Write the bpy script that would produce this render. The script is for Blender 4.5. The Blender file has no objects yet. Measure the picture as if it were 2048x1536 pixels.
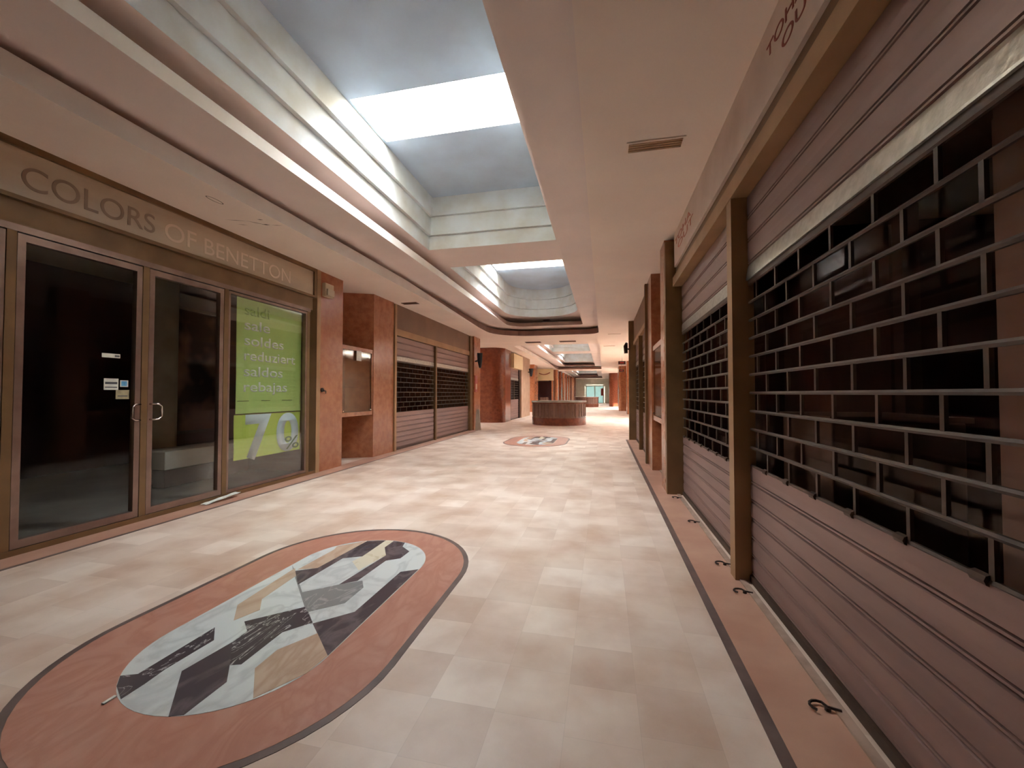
import bpy, bmesh, math, random
from mathutils import Matrix, Vector
random.seed(7)
C = bpy.context.scene.collection
S = bpy.context.scene
# ---------------------------------------------------------------- camera
FPX = 820.0; CAMH = 1.3
cam = bpy.data.cameras.new('camera'); camo = bpy.data.objects.new('camera', cam); C.objects.link(camo)
cam.sensor_width = 36.0; cam.lens = FPX / 2048 * 36.0; cam.clip_start = 0.02; cam.clip_end = 300
camo.location = (0, 0, CAMH); camo.rotation_euler = (math.radians(90 + 1.327), 0, math.radians(12.577))
S.camera = camo
# ---------------------------------------------------------------- world, sun, exposure
w = bpy.data.worlds.new('sky'); S.world = w; w.use_nodes = True
bg = w.node_tree.nodes['Background']; bg.inputs[0].default_value = (0.86, 0.94, 1.0, 1); bg.inputs[1].default_value = 12.0
sun = bpy.data.lights.new('sun', 'SUN'); suno = bpy.data.objects.new('sun', sun); C.objects.link(suno)
sun.energy = 6.0; sun.angle = math.radians(1.0); sun.color = (1.0, 0.90, 0.74)
suno.rotation_euler = Vector((-0.2, 1.0, -0.76)).to_track_quat('-Z', 'Y').to_euler()
vs = S.view_settings; vs.view_transform = 'Standard'; vs.look = 'None'; vs.gamma = 1.0; vs.exposure = 2.72
vs.use_curve_mapping = False
S.cycles.max_bounces = 14; S.cycles.diffuse_bounces = 9; S.cycles.transparent_max_bounces = 16

# ---------------------------------------------------------------- materials
def lin(c):
    f = lambda v: (v / 255 / 12.92) if v <= 10 else ((v / 255 + 0.055) / 1.055) ** 2.4
    return (f(c[0]), f(c[1]), f(c[2]), 1)
def nt(name):
    m = bpy.data.materials.new(name); m.use_nodes = True
    t = m.node_tree; return m, t, t.nodes['Principled BSDF']
def nd(t, typ, **k):
    n = t.nodes.new(typ)
    for a, b in k.items():
        if a.startswith('i_'): n.inputs[a[2:].replace('_', ' ')].default_value = b
        else: setattr(n, a, b)
    return n
def ramp(t, stops):
    r = t.nodes.new('ShaderNodeValToRGB'); e = r.color_ramp.elements
    while len(e) < len(stops): e.new(0.5)
    for i, (p, c) in enumerate(stops): e[i].position = p; e[i].color = c
    return r
def paint(name, c1, c2=None, rough=0.7, scale=3.0, metal=0.0, bump=0.0, stops=(0.35, 0.65), stretch=(1, 1, 1), detail=4, spec=0.5):
    m, t, p = nt(name)
    p.inputs['Roughness'].default_value = rough; p.inputs['Metallic'].default_value = metal
    p.inputs['Specular IOR Level'].default_value = spec
    tc = nd(t, 'ShaderNodeTexCoord'); mp = nd(t, 'ShaderNodeMapping'); mp.inputs['Scale'].default_value = stretch
    t.links.new(tc.outputs['Object'], mp.inputs[0])
    n = nd(t, 'ShaderNodeTexNoise', i_Scale=scale, i_Detail=float(detail)); t.links.new(mp.outputs[0], n.inputs['Vector'])
    r = ramp(t, [(stops[0], lin(c1)), (stops[1], lin(c2 or c1))]); t.links.new(n.outputs['Fac'], r.inputs[0])
    t.links.new(r.outputs[0], p.inputs['Base Color'])
    if bump:
        b = nd(t, 'ShaderNodeBump', i_Strength=bump, i_Distance=0.01); t.links.new(n.outputs['Fac'], b.inputs['Height'])
        t.links.new(b.outputs[0], p.inputs['Normal'])
    return m
def glass(name, tint=(0.95, 0.96, 0.95), refl=0.0, rough=0.03, k=0.32):
    m = bpy.data.materials.new(name); m.use_nodes = True; t = m.node_tree; t.nodes.clear()
    o = nd(t, 'ShaderNodeOutputMaterial'); mx = nd(t, 'ShaderNodeMixShader')
    tr = nd(t, 'ShaderNodeBsdfTransparent'); tr.inputs[0].default_value = (*tint, 1)
    gl = nd(t, 'ShaderNodeBsdfGlossy', i_Roughness=rough); fr = nd(t, 'ShaderNodeFresnel', i_IOR=1.5)
    ma = nd(t, 'ShaderNodeMath', operation='MULTIPLY_ADD'); ma.inputs[1].default_value = k; ma.inputs[2].default_value = refl
    t.links.new(fr.outputs[0], ma.inputs[0]); t.links.new(ma.outputs[0], mx.inputs[0])
    t.links.new(tr.outputs[0], mx.inputs[1]); t.links.new(gl.outputs[0], mx.inputs[2]); t.links.new(mx.outputs[0], o.inputs[0])
    return m
def granite(name, base, dark, light, rough=0.22):
    m, t, p = nt(name); p.inputs['Roughness'].default_value = rough
    tc = nd(t, 'ShaderNodeTexCoord')
    n1 = nd(t, 'ShaderNodeTexNoise', i_Scale=9.0, i_Detail=6.0); n2 = nd(t, 'ShaderNodeTexNoise', i_Scale=70.0, i_Detail=3.0)
    v = nd(t, 'ShaderNodeTexVoronoi', i_Scale=22.0)
    for q in (n1, n2, v): t.links.new(tc.outputs['Object'], q.inputs['Vector'])
    r1 = ramp(t, [(0.3, lin(dark)), (0.62, lin(base))]); t.links.new(n1.outputs['Fac'], r1.inputs[0])
    r2 = ramp(t, [(0.45, (0, 0, 0, 1)), (0.62, (1, 1, 1, 1))]); t.links.new(n2.outputs['Fac'], r2.inputs[0])
    r3 = ramp(t, [(0.0, (1, 1, 1, 1)), (0.10, (0, 0, 0, 1))]); t.links.new(v.outputs['Distance'], r3.inputs[0])
    mu = nd(t, 'ShaderNodeMath', operation='MULTIPLY'); t.links.new(r2.outputs[0], mu.inputs[0]); mu.inputs[1].default_value = 0.35
    m1 = nd(t, 'ShaderNodeMix', data_type='RGBA'); m1.inputs['B'].default_value = lin(dark)
    t.links.new(mu.outputs[0], m1.inputs['Factor']); t.links.new(r1.outputs[0], m1.inputs['A'])
    n3 = nd(t, 'ShaderNodeTexNoise', i_Scale=2.5, i_Detail=2.0); t.links.new(tc.outputs['Object'], n3.inputs['Vector'])
    r4 = ramp(t, [(0.5, (0, 0, 0, 1)), (0.6, (1, 1, 1, 1))]); t.links.new(n3.outputs['Fac'], r4.inputs[0])
    m3 = nd(t, 'ShaderNodeMath', operation='MULTIPLY'); t.links.new(r3.outputs[0], m3.inputs[0]); t.links.new(r4.outputs[0], m3.inputs[1])
    m2 = nd(t, 'ShaderNodeMix', data_type='RGBA'); m2.inputs['B'].default_value = lin(light)
    t.links.new(m3.outputs[0], m2.inputs['Factor']); t.links.new(m1.outputs['Result'], m2.inputs['A'])
    t.links.new(m2.outputs['Result'], p.inputs['Base Color'])
    return m
def marble(name, base, vein, scale=3.0, lo=0.47, hi=0.53, rough=0.25, amount=1.0, dist=1.5):
    m, t, p = nt(name); p.inputs['Roughness'].default_value = rough
    tc = nd(t, 'ShaderNodeTexCoord'); mp = nd(t, 'ShaderNodeMapping'); mp.inputs['Scale'].default_value = (1.6, 0.8, 1); mp.inputs['Rotation'].default_value = (0, 0, 0.6)
    t.links.new(tc.outputs['Object'], mp.inputs[0])
    n = nd(t, 'ShaderNodeTexNoise', i_Scale=scale, i_Detail=8.0, i_Distortion=dist); t.links.new(mp.outputs[0], n.inputs['Vector'])
    mid = (lo + hi) / 2
    mix = [base[i] + (vein[i] - base[i]) * amount for i in range(3)]
    r = ramp(t, [(lo, lin(base)), (mid, lin(mix)), (hi, lin(base))]); t.links.new(n.outputs['Fac'], r.inputs[0])
    t.links.new(r.outputs[0], p.inputs['Base Color'])
    return m
def tile_floor(name, cols, size=0.2875, rough=0.33):
    m, t, p = nt(name)
    L = t.links.new
    g = nd(t, 'ShaderNodeNewGeometry'); sx = nd(t, 'ShaderNodeSeparateXYZ'); L(g.outputs['Position'], sx.inputs[0])
    def mth(op, a, b=None):
        n = nd(t, 'ShaderNodeMath', operation=op)
        for i, q in enumerate((a, b)):
            if q is None: continue
            if isinstance(q, (int, float)): n.inputs[i].default_value = q
            else: L(q, n.inputs[i])
        return n.outputs[0]
    u = mth('DIVIDE', mth('ADD', sx.outputs[0], 0.155), size); cu = mth('FLOOR', u)
    wn = nd(t, 'ShaderNodeTexWhiteNoise', noise_dimensions='1D'); L(cu, wn.inputs['W'])
    v = mth('ADD', mth('DIVIDE', mth('ADD', sx.outputs[1], 0.05), size), mth('MULTIPLY', wn.outputs['Value'], 0.5)); cv = mth('FLOOR', v)
    cb = nd(t, 'ShaderNodeCombineXYZ'); L(cu, cb.inputs[0]); L(cv, cb.inputs[1])
    w2 = nd(t, 'ShaderNodeTexWhiteNoise', noise_dimensions='2D'); L(cb.outputs[0], w2.inputs['Vector'])
    r = ramp(t, [(i / (len(cols) - 1), lin(c)) for i, c in enumerate(cols)]); L(w2.outputs['Value'], r.inputs[0])
    n = nd(t, 'ShaderNodeTexNoise', i_Scale=2.2, i_Detail=5.0); L(g.outputs['Position'], n.inputs['Vector'])
    rn = ramp(t, [(0.32, lin((214, 192, 176))), (0.62, (1, 1, 1, 1))]); L(n.outputs['Fac'], rn.inputs[0])
    mx = nd(t, 'ShaderNodeMix', data_type='RGBA', blend_type='MULTIPLY'); mx.inputs['Factor'].default_value = 0.75
    L(r.outputs[0], mx.inputs['A']); L(rn.outputs[0], mx.inputs['B'])
    # thin joints
    fu = mth('ABSOLUTE', mth('SUBTRACT', mth('FRACT', u), 0.5)); fv = mth('ABSOLUTE', mth('SUBTRACT', mth('FRACT', v), 0.5))
    j = mth('GREATER_THAN', mth('MAXIMUM', fu, fv), 0.4955)
    jm = nd(t, 'ShaderNodeMix', data_type='RGBA'); L(mth('MULTIPLY', j, 0.13), jm.inputs['Factor'])
    L(mx.outputs['Result'], jm.inputs['A']); jm.inputs['B'].default_value = lin((120, 100, 82)); L(jm.outputs['Result'], p.inputs['Base Color'])
    # dusty patches change the polish
    n2 = nd(t, 'ShaderNodeTexNoise', i_Scale=1.3, i_Detail=6.0); L(g.outputs['Position'], n2.inputs['Vector'])
    rr_ = nd(t, 'ShaderNodeMapRange'); rr_.inputs[1].default_value = 0.3; rr_.inputs[2].default_value = 0.7
    rr_.inputs[3].default_value = rough; rr_.inputs[4].default_value = rough + 0.2; L(n2.outputs['Fac'], rr_.inputs[0]); L(rr_.outputs[0], p.inputs['Roughness'])
    return m

M = {}
M['ceil'] = paint('ceiling_paint', (228, 211, 197), (234, 218, 204), rough=0.85, scale=1.2)
M['tray'] = paint('tray_paint', (220, 204, 196), (228, 213, 205), rough=0.85, scale=1.1)
M['lip'] = paint('lip_paint', (216, 206, 196), (226, 218, 208), rough=0.7, scale=2)
M['lipshade'] = paint('cove_shade_brown', (112, 82, 70), (126, 94, 80), rough=0.8, scale=3)  # brown paints the cove's shade onto the lip faces
M['shaft'] = paint('shaft_plaster', (212, 216, 218), (198, 196, 190), rough=0.85, scale=2.3, detail=8)
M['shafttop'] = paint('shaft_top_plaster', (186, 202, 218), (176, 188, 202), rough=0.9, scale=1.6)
M['well'] = paint('well_plaster', (214, 206, 186), (186, 168, 142), rough=0.9, scale=3.2, detail=9, stops=(0.5, 0.72), bump=0.3)
M['crack'] = paint('cracked_plaster_seam', (120, 104, 88), (90, 74, 60), rough=0.9, scale=30)
M['floor'] = tile_floor('beige_marble_tiles', [(219, 197, 178), (213, 190, 170), (225, 206, 189), (209, 185, 166), (218, 195, 177), (229, 211, 194)])
M['shopfloor'] = paint('grey_shop_floor', (150, 146, 136), (124, 118, 108), rough=0.35, scale=1.5)
M['darkline'] = paint('dark_marble_line', (92, 74, 68), (112, 92, 84), rough=0.35, scale=6)
M['pink'] = paint('pink_marble_strip', (176, 130, 108), (192, 150, 126), rough=0.35, scale=2.4)
M['sill'] = paint('worn_stone_sill', (176, 148, 128), (150, 124, 106), rough=0.6, scale=9)
M['granite'] = granite('red_granite', (174, 112, 78), (148, 88, 58), (226, 196, 170))
M['graniteD'] = granite('dark_red_granite', (134, 74, 50), (108, 56, 38), (150, 96, 70), rough=0.15)
M['redmarble'] = marble('red_marble', (188, 136, 116), (176, 120, 100), scale=3, lo=0.36, hi=0.64, rough=0.3)
M['white'] = marble('white_marble', (206, 208, 202), (176, 176, 172), scale=2.2, lo=0.4, hi=0.56, amount=0.6)
M['white2'] = marble('pale_green_marble', (198, 204, 196), (222, 222, 214), scale=2.0, amount=0.9)
M['charcoal'] = marble('charcoal_marble', (78, 68, 70), (104, 92, 92), scale=3, lo=0.4, hi=0.6)
M['veined'] = marble('veined_black_marble', (74, 64, 66), (186, 178, 176), scale=3.4, lo=0.55, hi=0.59, dist=3.5)
M['grey'] = marble('grey_marble', (134, 132, 128), (160, 156, 150), scale=3)
M['tan'] = marble('tan_marble', (194, 168, 144), (182, 152, 128), scale=2.2, lo=0.42, hi=0.6)
M['cream'] = marble('cream_marble', (214, 202, 176), (196, 180, 150), scale=3)
M['alu'] = paint('bronze_aluminium', (150, 124, 110), (132, 106, 94), rough=0.35, scale=5, metal=0.6)
M['bronze'] = paint('bronze_brown_metal', (128, 98, 64), (112, 84, 54), rough=0.45, scale=3, metal=0.35)
M['bronzeL'] = paint('light_bronze_metal', (170, 134, 96), (156, 120, 84), rough=0.45, scale=3, metal=0.3)
M['brownpanel'] = paint('brown_header_panel', (134, 104, 82), (122, 94, 74), rough=0.6, scale=1.5)
M['sign'] = paint('dull_cream_sign', (176, 154, 128), (196, 176, 150), rough=0.4, scale=1.8, stretch=(1, 0.5, 2))
M['ghost'] = paint('letter_ghost', (222, 202, 180), (214, 192, 170), rough=0.6, scale=6)
M['ghostD'] = paint('letter_ghost_dark', (134, 112, 94), (146, 124, 104), rough=0.6, scale=6)
M['signW'] = paint('white_fascia', (214, 196, 184), (200, 180, 166), rough=0.6, scale=2.5)
M['rust'] = paint('rust_red_letters', (128, 48, 34), (140, 60, 44), rough=0.6, scale=9)
M['faded'] = paint('faded_letters', (176, 108, 88), (182, 120, 100), rough=0.7, scale=9)
M['slat'] = paint('shutter_steel', (152, 122, 114), (136, 108, 101), rough=0.45, scale=2.2, metal=0.3, stretch=(1, 0.3, 3))
M['steelskylit'] = paint('skylit_steel', (190, 186, 176), (170, 164, 154), rough=0.36, scale=26, metal=0.8, bump=0.25)  # paler steel carries the skylight reflection on the edge slat
M['bar'] = paint('shutter_bar_steel', (80, 58, 44), (66, 46, 34), rough=0.5, scale=10, metal=0.1)
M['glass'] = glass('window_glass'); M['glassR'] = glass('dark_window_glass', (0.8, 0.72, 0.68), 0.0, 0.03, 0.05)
M['glassC'] = glass('showcase_glass', (0.8, 0.76, 0.7), 0.0, 0.05, 0.22); M['roofglass'] = glass('roof_glass', (0.97, 0.98, 1.0), 0.0, 0.1, 0.3)
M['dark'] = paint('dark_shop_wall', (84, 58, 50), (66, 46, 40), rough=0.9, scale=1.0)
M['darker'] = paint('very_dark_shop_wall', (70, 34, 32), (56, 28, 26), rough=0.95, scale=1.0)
M['green'] = paint('green_poster', (196, 226, 132), (202, 230, 140), rough=0.5, scale=1.2)
M['green2'] = paint('lime_poster', (198, 224, 96), (204, 228, 108), rough=0.5, scale=1.2)
M['paperW'] = paint('white_print', (246, 250, 244), rough=0.5)
M['paperB'] = paint('pale_blue_print', (222, 240, 246), rough=0.5)
M['greenD'] = paint('dark_green_print', (70, 112, 60), rough=0.5)
M['greenF'] = paint('faint_olive_print', (178, 206, 128), rough=0.5)
M['brownprint'] = paint('brown_print', (96, 84, 52), rough=0.5)
M['paper'] = paint('paper', (228, 226, 214), (206, 204, 194), rough=0.7, scale=14)
M['yellowpaper'] = paint('yellowed_paper', (176, 164, 128), (150, 138, 108), rough=0.7, scale=14)
M['blue'] = paint('blue_sticker', (90, 160, 210), (130, 190, 225), rough=0.5, scale=20)
M['ink'] = paint('ink', (84, 84, 86), rough=0.6)
M['chrome'] = paint('polished_steel', (200, 190, 184), rough=0.18, metal=1.0)
M['beige'] = paint('beige_plastic', (206, 186, 156), (196, 174, 142), rough=0.5)
M['black'] = paint('black_rubber', (26, 22, 22), rough=0.6)
M['darkmetal'] = paint('dark_metal', (64, 46, 38), (46, 32, 26), rough=0.5, metal=0.3)
M['red'] = paint('red_enamel', (150, 44, 34), rough=0.4)
M['board'] = paint('grey_brown_board', (158, 134, 112), (144, 120, 98), rough=0.7, scale=5)
M['display'] = paint('pale_display_laminate', (226, 222, 208), (214, 208, 194), rough=0.5)
M['pillarG'] = paint('grey_green_pillar', (186, 182, 164), (168, 162, 144), rough=0.8)
M['kiosk_top'] = paint('grey_marble_counter', (168, 168, 158), (150, 146, 136), rough=0.25, scale=4)
M['kiosk_body'] = paint('dark_brown_granite', (140, 112, 98), (104, 76, 62), rough=0.2, scale=7, stretch=(1, 1, 0.12))  # brown granite, tall streaks painted in as reflections
M['kiosk_base'] = granite('kiosk_red_base', (132, 70, 46), (92, 46, 30), (160, 100, 76), rough=0.2)
M['stripreflect'] = paint('reflection_strip', (120, 88, 74), (104, 72, 58), rough=0.3, scale=6)  # strip colour imitates reflections on the counter body
M['endwall'] = paint('cream_end_wall', (214, 206, 188), (204, 196, 178), rough=0.7)
M['teal'] = paint('pale_teal_glass_film', (150, 186, 178), (160, 194, 186), rough=0.3)
t_ = M['teal'].node_tree; tr_ = nd(t_, 'ShaderNodeBsdfTranslucent'); tr_.inputs[0].default_value = (0.17, 0.20, 0.185, 1); mx_ = nd(t_, 'ShaderNodeMixShader'); mx_.inputs[0].default_value = 0.45
t_.links.new(t_.nodes['Principled BSDF'].outputs[0], mx_.inputs[1]); t_.links.new(tr_.outputs[0], mx_.inputs[2]); t_.links.new(mx_.outputs[0], t_.nodes['Material Output'].inputs[0])
M['plainwall'] = paint('cream_brown_wall', (178, 146, 120), (164, 132, 108), rough=0.7)
M['picture'] = paint('faded_picture', (170, 122, 100), (70, 48, 40), rough=0.6, scale=1.9, detail=2, stops=(0.42, 0.58))
M['whitepanel'] = paint('white_wardrobe_panel', (214, 196, 188), (200, 180, 172), rough=0.6)
M['greypanel'] = paint('grey_panel', (124, 106, 94), (112, 96, 84), rough=0.6)
M['louvre'] = paint('tan_louvre', (184, 150, 118), (170, 136, 104), rough=0.5)
M['ventdark'] = paint('brown_louvre', (108, 72, 50), (92, 60, 42), rough=0.5)
M['signcream'] = paint('cream_sign', (214, 190, 146), (220, 200, 160), rough=0.5)  # plain cream board colour with slight mottling

# ---------------------------------------------------------------- geometry helpers
def obj(name, verts, faces, mat, parent=None, smooth=False):
    me = bpy.data.meshes.new(name); me.from_pydata([tuple(v) for v in verts], [], faces); me.update()
    bm = bmesh.new(); bm.from_mesh(me); bmesh.ops.recalc_face_normals(bm, faces=bm.faces); bm.to_mesh(me); bm.free()
    if smooth:
        for p in me.polygons: p.use_smooth = True
    o = bpy.data.objects.new(name, me); C.objects.link(o); me.materials.append(M[mat] if isinstance(mat, str) else mat)
    if parent: o.parent = parent; o.matrix_parent_inverse = parent.matrix_basis.inverted()
    return o
class MB:
    def __init__(s): s.v = []; s.f = []
    def add(s, v, f):
        b = len(s.v); s.v += [tuple(q) for q in v]; s.f += [tuple(i + b for i in q) for q in f]; return s
    def box(s, x0, x1, y0, y1, z0, z1, bev=0):
        if bev:
            bm = bmesh.new(); bmesh.ops.create_cube(bm, size=1)
            for q in bm.verts: q.co = Vector(((x0 + x1) / 2 + q.co.x * (x1 - x0), (y0 + y1) / 2 + q.co.y * (y1 - y0), (z0 + z1) / 2 + q.co.z * (z1 - z0)))
            bmesh.ops.bevel(bm, geom=bm.edges[:], offset=bev, segments=2, affect='EDGES', profile=0.5)
            bm.verts.index_update(); s.add([q.co for q in bm.verts], [[q.index for q in f.verts] for f in bm.faces]); bm.free(); return s
        return s.add([(x0, y0, z0), (x1, y0, z0), (x1, y1, z0), (x0, y1, z0), (x0, y0, z1), (x1, y0, z1), (x1, y1, z1), (x0, y1, z1)],
                     [(0, 3, 2, 1), (4, 5, 6, 7), (0, 1, 5, 4), (1, 2, 6, 5), (2, 3, 7, 6), (3, 0, 4, 7)])
    def tube(s, pts, r, n=8, cap=True):
        pts = [Vector(p) for p in pts]; k = len(pts); vs_ = []
        for i, p in enumerate(pts):
            d = (pts[min(i + 1, k - 1)] - pts[max(i - 1, 0)]).normalized()
            a = Vector((0, 0, 1)) if abs(d.z) < 0.9 else Vector((1, 0, 0)); u = d.cross(a).normalized(); v = d.cross(u)
            rr = r[i] if isinstance(r, (list, tuple)) else r
            vs_ += [p + (u * math.cos(2 * math.pi * j / n) + v * math.sin(2 * math.pi * j / n)) * rr for j in range(n)]
        fs = [(i * n + j, i * n + (j + 1) % n, (i + 1) * n + (j + 1) % n, (i + 1) * n + j) for i in range(k - 1) for j in range(n)]
        if cap: fs += [tuple(range(n)), tuple(range((k - 1) * n, k * n))]
        return s.add(vs_, fs)
    def prism(s, poly, z0, z1):
        n = len(poly)
        return s.add([(x, y, z0) for x, y in poly] + [(x, y, z1) for x, y in poly],
                     [tuple(range(n)), tuple(range(n, 2 * n))] + [(i, (i + 1) % n, n + (i + 1) % n, n + i) for i in range(n)])
    def build(s, name, mat, parent=None, smooth=False): return obj(name, s.v, s.f, mat, parent, smooth)
def box(name, b, mat, parent=None, bev=0): return MB().box(*b, bev=bev).build(name, mat, parent)
def tag(o, label=None, cat=None, group=None, kind=None):
    for k, v in (('label', label), ('category', cat), ('group', group), ('kind', kind)):
        if v: o[k] = v
    return o
def struct(o): o['kind'] = 'structure'; return o
def thing(name, loc, label, cat, group=None):
    o = bpy.data.objects.new(name, None); C.objects.link(o); o.location = loc; o.empty_display_size = 0.1
    bpy.context.view_layer.update(); return tag(o, label, cat, group)
def copy_tree(o, parent=None, **k):
    c = o.copy(); C.objects.link(c)
    if parent: c.parent = parent; c.matrix_parent_inverse = o.matrix_parent_inverse.copy()
    for ch in list(o.children): copy_tree(ch, c)
    for a, b in k.items(): c[a] = b
    return c
def shift(o, d): o.location = Vector(o.location) + Vector(d); return o
def text(name, body, mat, parent, side, X, start, z, width=None, height=0.1, depth=0.004, spacing=1.0, exact=True, bold=0.0):
    """side 'L': on a wall facing +X, reads towards +Y.  'R': on a wall facing -X, reads towards -Y"""
    cu = bpy.data.curves.new('t', 'FONT'); cu.body = body; cu.size = 1; cu.extrude = 0; cu.space_character = spacing; cu.offset = bold
    t = bpy.data.objects.new('t', cu); C.objects.link(t); dg = bpy.context.evaluated_depsgraph_get()
    me = bpy.data.meshes.new_from_object(t.evaluated_get(dg)); C.objects.unlink(t); bpy.data.objects.remove(t); bpy.data.curves.remove(cu)
    xs = [v.co.x for v in me.vertices]; x0, x1 = min(xs), max(xs)
    k = height / 0.69; kx = width / (x1 - x0) if width else k
    bm = bmesh.new(); bm.from_mesh(me)
    r = bmesh.ops.extrude_face_region(bm, geom=bm.faces[:])
    for v in [g for g in r['geom'] if isinstance(g, bmesh.types.BMVert)]: v.co.z = 1.0
    for v in bm.verts:
        a, b, c = (v.co.x - x0) * kx, v.co.y * k, v.co.z * depth
        v.co = Vector((X + c, start + a, z + b)) if side == 'L' else Vector((X - c, start - a, z + b))
    bmesh.ops.recalc_face_normals(bm, faces=bm.faces); bm.to_mesh(me); bm.free(); me.name = name
    me.materials.clear(); me.materials.append(M[mat]); o = bpy.data.objects.new(name, me); C.objects.link(o)
    if parent: o.parent = parent; o.matrix_parent_inverse = parent.matrix_basis.inverted()
    return o
def rr(x0, x1, y0, y1, rn, rfr, rfl, n=8):
    """rounded rectangle, corners: near-left, near-right, far-right, far-left"""
    out = []
    for (cx, cy, r, a0) in ((x0 + rn, y0 + rn, rn, math.pi), (x1 - rn, y0 + rn, rn, 1.5 * math.pi), (x1 - rfr, y1 - rfr, rfr, 0), (x0 + rfl, y1 - rfl, rfl, 0.5 * math.pi)):
        out += [(cx + r * math.cos(a0 + i * math.pi / 2 / n), cy + r * math.sin(a0 + i * math.pi / 2 / n)) for i in range(n + 1)]
    return out
def band(mb, la, za, lb, zb, sel=None):
    n = len(la)
    v = [(x, y, za) for x, y in la] + [(x, y, zb) for x, y in lb]
    return mb.add(v, [(i, (i + 1) % n, n + (i + 1) % n, n + i) for i in range(n) if sel is None or sel(i)])
def plate(mb, outer, holes, z):
    bm = bmesh.new(); ed = []
    for lp in [outer] + holes:
        lp = [p for i, p in enumerate(lp) if (Vector(p) - Vector(lp[i - 1])).length > 1e-5]
        vv = [bm.verts.new((x, y, z)) for x, y in lp]
        ed += [bm.edges.new((vv[i], vv[(i + 1) % len(vv)])) for i in range(len(vv))]
    bmesh.ops.triangle_fill(bm, edges=ed, use_beauty=True); bm.verts.index_update()
    mb.add([v.co for v in bm.verts], [[v.index for v in f.verts] for f in bm.faces]); bm.free()
    return mb

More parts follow.
